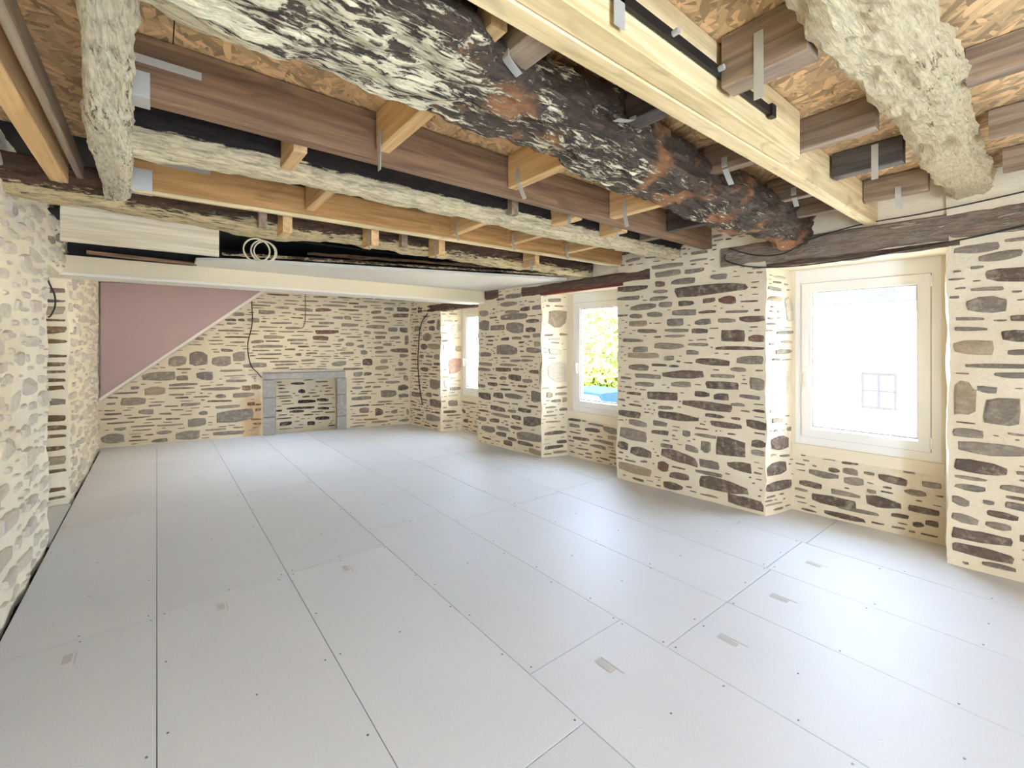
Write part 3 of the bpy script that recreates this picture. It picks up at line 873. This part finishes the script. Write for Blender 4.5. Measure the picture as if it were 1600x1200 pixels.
# doubled pale timber
d2 = tag(empty('doubled_beam', (2.0, .93, 2.47)), 'doubled new pale timber with black flat bar on its side, upper middle ceiling', 'beam')
sawn('long_timber', (LX+.02, .975, 2.47), (xe(1.0), .985, 2.47), .075, .245, M['pale_x'], d2)
sawn('short_timber', (LX+.02, .893, 2.475), (2.52, .90, 2.475), .085, .24, M['pale_x'], d2)
fb = MB().box(-.6, 2.14, .836, .850, 2.565, 2.60).box(2.12, 2.16, .828, .850, 2.555, 2.61).build('flat_bar', M['steel_black'], d2)
strap(d2, 1.07, .843, 2.70, .215, 0, 'y', .05)
for bx in (.9, 1.35, 1.66):
    b = MB(); b.tube([(bx, .855, 2.585), (bx, .815, 2.585)], .011, 6); b.build('bolt', M['metal'], fb)
# trimmer and rafter by the left wall
T['L1'] = tag(decayed('trimmer_beam', [(-.10, 1.46, 2.42), (-.15, 2.4, 2.41), (-.19, 3.62, 2.40)], .13, .20, M['rot_trim'], 31, .028, 4),
    'flaking whitish trimmer beam running lengthwise near the left wall', 'beam')
T['R1'] = tag(sawn('rafter', (-.44, -1.2, 2.46), (-.43, 3.60, 2.46), .075, .15, M['pine_y']),
    'pale new timber running lengthwise beside the left stone wall', 'rafter')
o = sawn('rafter', (-.35, 1.7, 2.50), (-.345, 3.60, 2.50), .03, .10, M['grey_y'])
tag(o, 'thin grey batten between the pale left timber and the whitish trimmer beam', 'batten')

def noggin(label, x, y0, y1, z, m, w=.07, h=.2, st=None, group=None):
    o = sawn('noggin', (x+w/2, y0, z), (x+w/2, y1, z), w, h, m)
    tag(o, label, 'noggin', group)
    if st:
        for s in st: strap(o, x, *s)
    return o
Zt = CEIL
def N(label, x, y0, y1, z, m, w=.07, st=None): noggin(label, x, y0, y1, z, m, w, (Zt if y1 < 2.4 else Zt - .052) - z - .005, st)
# between the thickest rotten beam and the brown joist
N('new pine noggin by the brown joist, with long vertical strap, leftmost of three', .86, 1.46, 2.175, 2.52, M['pine_y'], .07, [(2.12, 2.60, .20, 0)])
N('new pine noggin by the brown joist, with twisted strap, middle of three', 1.70, 1.55, 2.18, 2.51, M['pine_y'], .07, [(2.08, 2.60, .17, .10)])
N('new pine noggin by the brown joist, with strap, rightmost of three', 2.68, 1.64, 2.19, 2.50, M['pine_y'], .07, [(2.05, 2.60, .19, .06)])
N('dark old noggin by the brown joist, beside the window wall', 3.45, 1.66, 2.19, 2.52, M['charred_y'])
# between doubled pale timber and thickest rotten beam
N('wide greyed noggin with torn plastic strap, left end of doubled pale timber', .90, 1.02, 1.20, 2.50, M['grey_y'], .11, [(1.16, 2.51, .06, .1)])
N('small yellow packing noggin beside the wide greyed noggin', .78, 1.08, 1.19, 2.50, M['pine_y'], .06)
N('charred blackened short noggin between doubled timber and thickest rotten beam', 1.63, 1.02, 1.24, 2.53, M['charred_y'], .10, [(1.2, 2.54, .05, -.2)])
N('brown noggin with twisted strap between doubled timber and thickest rotten beam', 2.55, 1.02, 1.37, 2.55, M['brown_y'], .07, [(1.25, 2.62, .14, .15)])
N('brown noggin third along behind the doubled pale timber', 3.42, 1.03, 1.37, 2.55, M['brown_y'], .07, [(1.2, 2.62, .12, .1)])
N('brown noggin behind doubled pale timber, closest to the window wall', 3.95, 1.03, 1.37, 2.55, M['brown_y'])
# between the doubled timber and the cream beam
N('dark rounded noggin with broad strap between doubled timber and cream beam', 1.68, .55, .835, 2.52, M['brown_y'], .10, [(.70, 2.66, .24, 0)])
N('reddish brown noggin with broad strap, middle of those by the cream beam', 2.62, .58, .93, 2.56, M['brown_y'], .07)
N('blackened noggin with broad hanging strap by the cream beam', 3.25, .60, .93, 2.57, M['charred_y'], .08, [(.72, 2.70, .20, 0)])
N('brown noggin by the cream beam, closest to the near window', 3.95, .60, .94, 2.56, M['brown_y'], .07, [(.75, 2.62, .14, .05)])
# right of the cream beam
for x, lb in ((1.68, 'nearest the camera'), (2.5, 'second from the camera'), (3.25, 'third from the camera'), (3.95, 'over the near window pier')):
    N('brown noggin on the near side of the cream beam, ' + lb, x, -1.3, .27, 2.58, M['brown_y'], .07)
# left of the frame between trimmer line and rotten beam: between brown joist and white rotten beam
N('small yellow noggin end below the brown joist, left of centre', .50, 2.275, 2.56, 2.455, M['pine_y'], .06)
N('pale plank noggin behind the brown joist, centre', 2.40, 2.285, 2.54, 2.47, M['pine_y'], .08, [(2.33, 2.60, .16, 0)])
N('new pine noggin behind the brown joist, right of centre', 2.95, 2.285, 2.52, 2.46, M['pine_y'], .07, [(2.34, 2.55, .13, .05)])
N('brown noggin behind the brown joist, near window wall', 3.5, 2.29, 2.51, 2.5, M['brown_y'], .07)
# between the white rotten beam and the honey joist
for x, lb in ((.80, 'leftmost'), (1.95, 'second from left'), (2.55, 'third from left'), (3.25, 'rightmost')):
    N('pine noggin between white-edged rotten beam and honey joist, ' + lb, x, 2.75, 3.30, 2.47, M['pine_y'], .06, [(3.2, 2.55, .14, .05)] if x > 1 else None)
# hanging below between the honey joist and the brown rotten beam
for x, z, lb in ((.69, 2.33, 'leftmost'), (1.32, 2.33, 'second from left'), (1.92, 2.33, 'third from left'), (3.03, 2.35, 'rightmost')):
    o = noggin('low pine noggin under the honey joist, ' + lb + ' of four', x, 3.44, 3.63, z, M['pine_y'], .06, .22,
               [(3.5, 2.42, .12, .03)] if x > .7 else None)
for x, lb in ((.55, 'left'), (1.6, 'centre')):
    o = sawn('packing_post', (x, 3.52, 2.36), (x+.05, 3.52, 2.36), .06, .25, M['brown_y'])
    tag(o, 'dark brown upright packing piece behind honey joist, ' + lb, 'packing')
o = sawn('packing_post', (1.95, 2.48, 2.46), (2.01, 2.48, 2.46), .05, .24, M['brown_y'])
tag(o, 'reddish brown upright block against the white-edged rotten beam', 'packing')
# joist shoes on the trimmer
def shoe(joist, x, y, z0, h, w=.1):
    b = MB()
    b.box(x, x+.10, y-w/2-.004, y-w/2-.001, z0-.004, z0+h)
    b.box(x, x+.10, y-w/2, y+w/2, z0-.006, z0-.003)
    b.build('joist_hanger', M['metal'], joist)
shoe(T['T4'], -.12, 2.225, 2.48, .09)
b = MB().box(-.1, .14, 2.168, 2.172, 2.60, 2.63); b.build('metal_strap', M['metal'], T['T4'])
shoe(T['T6'], -.12, 3.40, 2.44, .12, .09)
b = MB().box(.0, .26, 3.345, 3.349, 2.60, 2.628); b.build('metal_strap', M['metal'], T['T6'])

# grey board, boxed-in beam, soffit
o = MB().box(-.458, .35, 3.815, 3.845, 2.175, 2.42).build('board', M['grey_x'])
tag(o, 'weathered grey board fixed under the splintered brown beam at left', 'board')
ob = tag(MB().box(LX-.02, xr(5.9)+.01, 5.72, 6.02, 2.20, 2.36).build('boxed_beam', M['bulkhead']),
    'cream boxed-in beam spanning the room in front of the far stone wall', 'beam')
MB().box(LX-.02, xr(5.9)+.01, 5.70, 6.04, 2.175, 2.20).build('bottom_trim', M['trimwhite'], ob)
sp = [Vector((.42, 5.25, 2.36)), Vector((.9, 5.02, 2.36)), Vector((4.09, 4.03, 2.36)), Vector((3.98, 5.72, 2.36)), Vector((.30, 5.72, 2.36)), Vector((.30, 5.35, 2.36))]
o = MB().prism(sp, (0, 0, .03)).build('soffit_board', M['soffit'])
tag(o, 'off-white ceiling board remnant in front of the cream boxed-in beam', 'ceiling board')
o = sawn('old_lath', (-.5, 5.60, 2.37), (.32, 5.62, 2.35), .05, .03, M['brown_x']); tag(o, 'thin brown lath along the dark gap at left', 'lath')
for i, (p0, p1, lb) in enumerate((((.5, 5.15, 2.41), (4.1, 3.97, 2.40), 'lower'), ((1.2, 4.85, 2.45), (4.1, 3.90, 2.43), 'upper'))):
    o = decayed('lath', [p0, p1], .05, .03, M['rot_brown'], 50+i, .012, 4, 10, .06)
    tag(o, 'broken brown lath along the edge of the off-white soffit, ' + lb + ' one', 'lath')
# mauve stair enclosure
umax = q0[0] + (2.45 - q0[1])/dsl
poly = [BW(.06, MO, 2.45), BW(.06, MO, q0[1] + dsl*(.06 - q0[0])), BW(umax, MO, 2.45)]
en = tag(MB().prism(poly, -BN*(MO-.015)).build('stair_panel', M['mauve']), 'mauve painted triangular stair panel with white sloping edge', 'panel')
a = BW(.02, 0, q0[1] + dsl*(.02 - q0[0])); c = BW(umax, 0, 2.45)
dv = (c-a).normalized(); nv = Vector((-dv.z*BU.x, -dv.z*BU.y, dv.dot(BU)))
b = MB()
b.prism([a + BN*.015, c + BN*.015, c + BN*(MO+.02), a + BN*(MO+.02)], nv*-.035)
b.build('edge_trim', M['trimwhite'], en)
pp = hit(141, 530, Vector((0, 8.55, 0)), Vector((0, 1, 0)))
b = MB().box(pp.x-.03, pp.x+.04, 8.55, 8.62, .75, 2.45)
o = b.build('wood_post', wood('post_pine', 2, srgb(176, 140, 94), srgb(196, 162, 116))); tag(o, 'narrow upright wooden post at the left edge of the mauve panel', 'post')

# ------------------------------------------------------------------ lintels and plates on the window wall
def wallbeam(label, y0, y1, z0a, z0b, h, n0, m, seed, depth=.12):
    pts = [RW(y0, n0+depth/2-.02, z0a), RW((y0+y1)/2, n0+depth/2-.02, (z0a+z0b)/2 - .01), RW(y1, n0+depth/2-.02, z0b)]
    o = decayed('lintel', pts, depth, h, m, seed, .02, 5, 24, .04, .006)
    return tag(o, label, 'lintel')
wallbeam('greyed oak lintel over the nearest window', -1.2, 2.12, 2.29, 2.28, .19, 0, M['plate'], 41)
wallbeam('thin oak strip under the greyed lintel of the nearest window', .50, 1.95, 2.235, 2.235, .04, .01, M['lintel'], 47, .06)
wallbeam('dark oak lintel over the middle window', 2.88, 4.88, 2.25, 2.22, .13, 0, M['lintel'], 42)
wallbeam('dark oak lintel over the far window', 5.95, 7.7, 2.14, 2.12, .14, 0, M['lintel'], 43)
wallbeam('short dark wood block beside the cream boxed-in beam end', 5.40, 5.70, 2.24, 2.22, .17, 0, M['lintel'], 44)
p = [RW(3.22, -.015, 2.215), RW(4.52, -.015, 2.205), RW(4.52, .05, 2.205), RW(3.22, .05, 2.215)]
o = MB().prism(p, (0, 0, .035)).build('steel_angle', M['oxide']); tag(o, 'red-brown steel angle under the middle window lintel', 'steel angle')

# ------------------------------------------------------------------ windows
def window(n, g0, g1):
    """white PVC tilt window: glass from y=g0..g1, z=.80..2.015"""
    w = struct(empty('window_%d' % n, RW((g0+g1)/2, ND+.05, SILLZ)))
    z0, z1 = .80, 2.015
    def bars(name, ya, yb, za, zb, t, nn0, nn1, parent, tt=None):
        tt = tt or (t, t, t, t)        # left, right, bottom, top
        b = MB()
        def bar(a0, a1, c0, c1):
            e = .006
            b.hexa([RW(a0, nn0, c0), RW(a1, nn0, c0), RW(a1, nn1, c0), RW(a0, nn1, c0),
                    RW(a0, nn0, c1), RW(a1, nn0, c1), RW(a1, nn1, c1), RW(a0, nn1, c1)])
        bar(ya, ya+tt[0], za, zb); bar(yb-tt[1], yb, za, zb)
        bar(ya+tt[0], yb-tt[1], za, za+tt[2]); bar(ya+tt[0], yb-tt[1], zb-tt[3], zb)
        return b.build(name, M['white'], parent)
    bars('frame', g0-.155, g1+.15, z0-.185, z1+.215, .07, ND+.012, ND+.08, w, (.08, .07, .09, .135))
    sa = bars('sash', g0-.08, g1+.085, z0-.10, z1+.085, .075, ND-.008, ND+.06, w)
    for ob_ in (bars('gasket', g0-.084, g1+.089, z0-.104, z1+.089, .005, ND+.008, ND+.03, sa), bars('gasket', g0-.001, g1+.001, z0-.001, z1+.001, .004, ND+.001, ND+.024, sa)):
        ob_.data.materials[0] = M['gasket']
    bars('glazing_bead', g0-.012, g1+.012, z0-.012, z1+.012, .014, ND+.002, ND+.03, sa)
    b = MB().hexa([RW(g0-.01, ND+.02, z0-.01), RW(g1+.01, ND+.02, z0-.01), RW(g1+.01, ND+.03, z0-.01), RW(g0-.01, ND+.03, z0-.01),
                   RW(g0-.01, ND+.02, z1+.01), RW(g1+.01, ND+.02, z1+.01), RW(g1+.01, ND+.03, z1+.01), RW(g0-.01, ND+.03, z1+.01)])
    b.build('pane', M['glass'], w)
    b = MB(); hy = g1+.045
    b.tube([RW(hy, ND-.005, 1.27), RW(hy, ND-.045, 1.27)], .010, 8)
    b.tube([RW(hy, ND-.045, 1.285), RW(hy-.004, ND-.048, 1.22), RW(hy-.012, ND-.046, 1.155)], .009, 8)
    b.build('handle', M['white'], sa)
    for z in (z0-.07, z1-.02):
        b = MB(); b.tube([RW(g0-.085, ND-.012, z), RW(g0-.085, ND-.012, z+.085)], .009, 8); b.build('hinge', M['white'], sa)
    # plaster around the frame: sill band and head
    b0, b1 = BACKS[n-1]; a0, a1 = NICHES[n-1]
    b = MB().hexa([RW(b0+.005, ND-.022, .53), RW(b1-.005, ND-.022, .53), RW(b1-.005, ND+.05, .53), RW(b0+.005, ND+.05, .53),
                   RW(b0+.005, ND-.012, .625), RW(b1-.005, ND-.012, .625), RW(b1-.005, ND+.05, .625), RW(b0+.005, ND+.05, .625)])
    b.build('sill_plaster', M['plaster'], w)
    b = MB().hexa([RW(a0-.01, .03, HEADZ+.0), RW(a1+.01, .03, HEADZ+.0), RW(b1+.01, ND+.08, HEADZ-.012), RW(b0-.01, ND+.08, HEADZ-.012),
                   RW(a0-.01, .03, HEADZ+.04), RW(a1+.01, .03, HEADZ+.04), RW(b1+.01, ND+.08, HEADZ+.04), RW(b0-.01, ND+.08, HEADZ+.04)])
    b.build('head_plaster', M['plaster'], w)
    for (ya, yb) in ((b0-.02, g0-.14), (g1+.14, b1+.02)):
        if yb - ya > .005:
            b = MB().hexa([RW(ya, ND+.004, .6), RW(yb, ND+.004, .6), RW(yb, ND+.1, .6), RW(ya, ND+.1, .6),
                           RW(ya, ND+.004, HEADZ), RW(yb, ND+.004, HEADZ), RW(yb, ND+.1, HEADZ), RW(ya, ND+.1, HEADZ)])
            b.build('side_plaster', M['plaster'], w)
    return w
window(1, .757, 1.46); window(2, 3.43, 4.13); window(3, 5.98, 6.68)

# ------------------------------------------------------------------ hearth surround
fp = tag(empty('fireplace', BW((FP0+FP1)/2, .05)), 'grey granite fireplace surround of stacked blocks with flat lintel', 'fireplace')
def block(name, u0, u1, n0, n1, z0, z1, parent=fp, m='granite'):
    c = .012
    def lay(e, z): return [BW(u0+e, n0+e, z), BW(u1-e, n0+e, z), BW(u1-e, n1-e, z), BW(u0+e, n1-e, z)]
    b = MB(); b.sweep([lay(c, z0), lay(0, z0+c), lay(0, z1-c), lay(c, z1)])
    return b.build(name, M[m], parent)
JW = (hit(430, 640, BL, BN) - hit(411, 640, BL, BN)).length
JR = (hit(541, 640, BL, BN) - hit(527, 640, BL, BN)).length
for z0, z1 in ((0, .30), (.305, .63), (.635, .935)):
    block('jamb_block', FP0-JW, FP0+.005, -.20, .06, z0, z1)
for z0, z1 in ((0, .24), (.245, .63), (.635, .935)):
    block('jamb_block', FP1-.005, FP1+JR, -.20, .06, z0, z1)
block('lintel_block', FP0-JW, FP1+JR-.02, -.1, .065, .94, 1.06)
block('mantel_ledge', FP0-JW-.01, FP1+JR-.06, 0, .09, 1.062, 1.095, fp, 'p')

# ------------------------------------------------------------------ cables
def cable(label, pts, r, m):
    pts = [Vector(p) for p in pts]
    out = []
    for i in range(len(pts)-1):
        p0, p1, p2, p3 = pts[max(i-1, 0)], pts[i], pts[i+1], pts[min(i+2, len(pts)-1)]
        for k in range(8):
            t = k/8
            out.append(.5*((2*p1) + (p2-p0)*t + (2*p0-5*p1+4*p2-p3)*t*t + (3*p1-p0-3*p2+p3)*t**3))
    out.append(pts[-1])
    b = MB(); b.tube(out, r, 6)
    return tag(b.build('cable', m, None, True), label, 'cable')
def onback(px, py, n=.03): return hit(px, py, BL + BN*n, BN)
def onright(px, py, n=-.05):
    return hit(px, py, RW(0, n, 0), RWN)
cable('black cable hanging down the far wall to the fireplace corner', [onback(x, y) for x, y in ((393,468),(394,505),(387,540),(392,570),(402,582),(409,590))], .008, M['cable_b'])
cable('short thin brown wire hanging from the cream boxed-in beam', [onback(x, y, .5) for x, y in ((477,458),(477,495),(475,508),(472,513))], .007, M['wire_t'])
cable('black cable running down the corner beside the far window', [onright(x, y, -.03) for x, y in ((668,490),(657,510),(653,560),(655,600),(660,632))], .009, M['cable_b'])
cable('thin black wire stretched across the far corner', [onback(640,500,.03), onback(652,501,.12), onright(664,502,-.02)], .005, M['cable_b'])
cable('dark cable sagging under the greyed oak lintel', [onright(x, y, -.045) for x, y in ((1133,397),(1136,408),(1175,417),(1240,416),(1330,405),(1420,390),(1480,379),(1560,362),(1640,344))], .006, M['cable_b'])
cable('dark cable along the top of the greyed oak lintel', [onright(x, y, -.045) for x, y in ((1140,388),(1180,399),(1225,396),(1262,376),(1340,352),(1440,334),(1540,313),(1640,290))], .005, M['cable_b'])
def onleft(px, py, o=.03): return hit(px, py, Vector((LX+o, 0, 0)), Vector((1, 0, 0)))
def onlj(px, py): return hit(px, py, Vector((0, RC1-.04, 0)), Vector((0, 1, 0)))
cable('thin brown wire curling down the alcove side', [onlj(x, y) for x, y in ((73,425),(76,440),(85,460),(86,478),(80,492),(75,496))], .007, M['cable_b'])
cc = hit(408, 388, Vector((0, 3.75, 0)), Vector((0, 1, 0)))
b = MB()
for rr, dx in ((.085, -.03), (.08, .015), (.075, .03)):
    b.tube([(cc.x+dx+rr*math.cos(t), 3.75+dx*.4, cc.z-.02+rr*math.sin(t)) for t in [2*math.pi*i/24 for i in range(25)]], .006, 6)
tag(b.build('cable_coil', M['cable_w'], None, True), 'coil of cream cable hanging under the splintered brown beam', 'cable coil')

# ------------------------------------------------------------------ outside
GZ = -1.15
street = MB().box(5.3, 60, -30, 60, GZ-.1, GZ)
struct(street.build('ground', plain('street_surface', srgb(206, 196, 176), .9, 0, .1, 1)))
HX = 20.0
hs = tag(empty('house', (HX, 6, GZ)), 'sunlit white rendered house with slate roof opposite the nearest window', 'house')
mw = plain('white_render', srgb(238, 234, 226), .9, 0, .03, 1)
ms = plain('slate_roof', srgb(40, 40, 44), .9, 0, .5, 3)
ms.node_tree.nodes['Principled BSDF'].inputs['Specular IOR Level'].default_value = .1
MB().box(HX, HX+7, -8, 9.5, GZ, 3.1).build('wall', mw, hs)
MB().prism([(HX-.4, -8.3, 3.0), (HX+3.5, -8.3, 6.2), (HX+7.4, -8.3, 3.0)], (0, 18.1, 0)).build('roof', ms, hs)
mp = plain('shuttered_pane', srgb(70, 70, 72), .9)
mp.node_tree.nodes['Principled BSDF'].inputs['Specular IOR Level'].default_value = .1
wp = hit(1373, 611, Vector((HX, 0, 0)), Vector((1, 0, 0)))
for (y, z, w, h) in ((wp.y, wp.z, 1.0, 1.3), (wp.y+4.2, wp.z, 1.0, 1.3), (wp.y-3.6, wp.z+.1, 1.0, 1.2)):
    b = MB()
    for (a0, a1, c0, c1) in ((-.5, -.42, -.5, .5), (.42, .5, -.5, .5), (-.42, .42, .43, .5), (-.42, .42, -.5, -.43), (-.04, .04, -.43, .43), (-.42, -.04, -.02, .02), (.04, .42, -.02, .02)):
        b.box(HX-.03, HX+.0, y+a0*w, y+a1*w, z+c0*h, z+c1*h)
    wf = b.build('window', ms, hs)
    MB().box(HX-.012, HX-.002, y-.42*w, y+.42*w, z-.43*h, z+.43*h).build('pane', mp, wf)

def tree(label, x, y, h, r, seed, c1, c2):
    rt = tag(empty('tree', (x, y, GZ)), label, 'tree')
    b = MB(); b.tube([(x, y, GZ), (x+.08, y, GZ+h*.3), (x, y+.1, GZ+h*.6)], .16, 8)
    b.build('trunk', plain('bark', srgb(110, 90, 70), .9), rt)
    r0 = random.Random(seed)
    b = MB()
    for i in range(2600):
        while True:
            v = Vector((r0.uniform(-1, 1), r0.uniform(-1, 1), r0.uniform(-1, 1)))
            if v.length < 1: break
        v = v.normalized()*(v.length**.4)*(1 + .25*nz(v.normalized(), 2.2, seed))
        p = Vector((x, y, GZ+h*.55)) + Vector((v.x*r, v.y*r, v.z*h*.45))
        a = Vector((r0.gauss(0, 1), r0.gauss(0, 1), r0.gauss(0, 1))).normalized()
        c = a.orthogonal().normalized(); s = r0.uniform(.12, .24)
        n = len(b.v)
        b.v += [tuple(p - a*s), tuple(p + c*s*.5), tuple(p + a*s), tuple(p - c*s*.5)]
        b.f.append((n, n+1, n+2, n+3))
    f = b.build('foliage', plain('leaves_%d' % seed, c1, .8, 0, .5, 2), rt, False, False)
    f['kind'] = 'stuff'
tree('yellow-green sunlit tree seen through the middle window', 15.2, 13.6, 4.6, 2.1, 3, srgb(120, 135, 35), None)
tree('green bush lower right in the middle window', 12.2, 10.4, 1.9, .9, 4, srgb(130, 140, 30), None)
# parked car
cx, cy = 9.6, 8.1
cr = tag(empty('car', (cx, cy, GZ)), 'blue parked car seen low through the middle window', 'car')
mc = plain('blue_car_paint', srgb(8, 30, 46), .6, 0, .05)
mc.node_tree.nodes['Principled BSDF'].inputs['Specular IOR Level'].default_value = .06
prof = [(-2.0, .35), (-2.0, .75), (-1.75, .92), (-1.05, .98), (-.55, 1.42), (.75, 1.46), (1.5, 1.0), (1.95, .9), (2.05, .6), (2.0, .35)]
rings = []
for xo, k in ((-.82, .96), (-.7, 1), (.7, 1), (.82, .96)):
    rings.append([Vector((cx+xo*(1 if z < 1.0 else .82), cy+yy*k, GZ+z*(1 if k == 1 else .985))) for yy, z in prof])
b = MB(); b.sweep(rings); body = b.build('body', mc, cr)
gm = plain('car_glass', srgb(90, 110, 120), .1)
for sx in (-1, 1):
    xx = cx + sx*.755
    b = MB().prism([(xx, cy-.85, GZ+1.02), (xx, cy-.5, GZ+1.36), (xx, cy+.65, GZ+1.38), (xx, cy+1.15, GZ+1.04)], (sx*.04, 0, 0)); b.build('side_window', gm, cr)
    for wy in (-1.25, 1.25):
        b = MB(); b.tube([(cx+sx*.62, cy+wy, GZ+.31), (cx+sx*.84, cy+wy, GZ+.31)], .31, 18); b.build('wheel', plain('tyre', srgb(40, 40, 42), .8), cr)
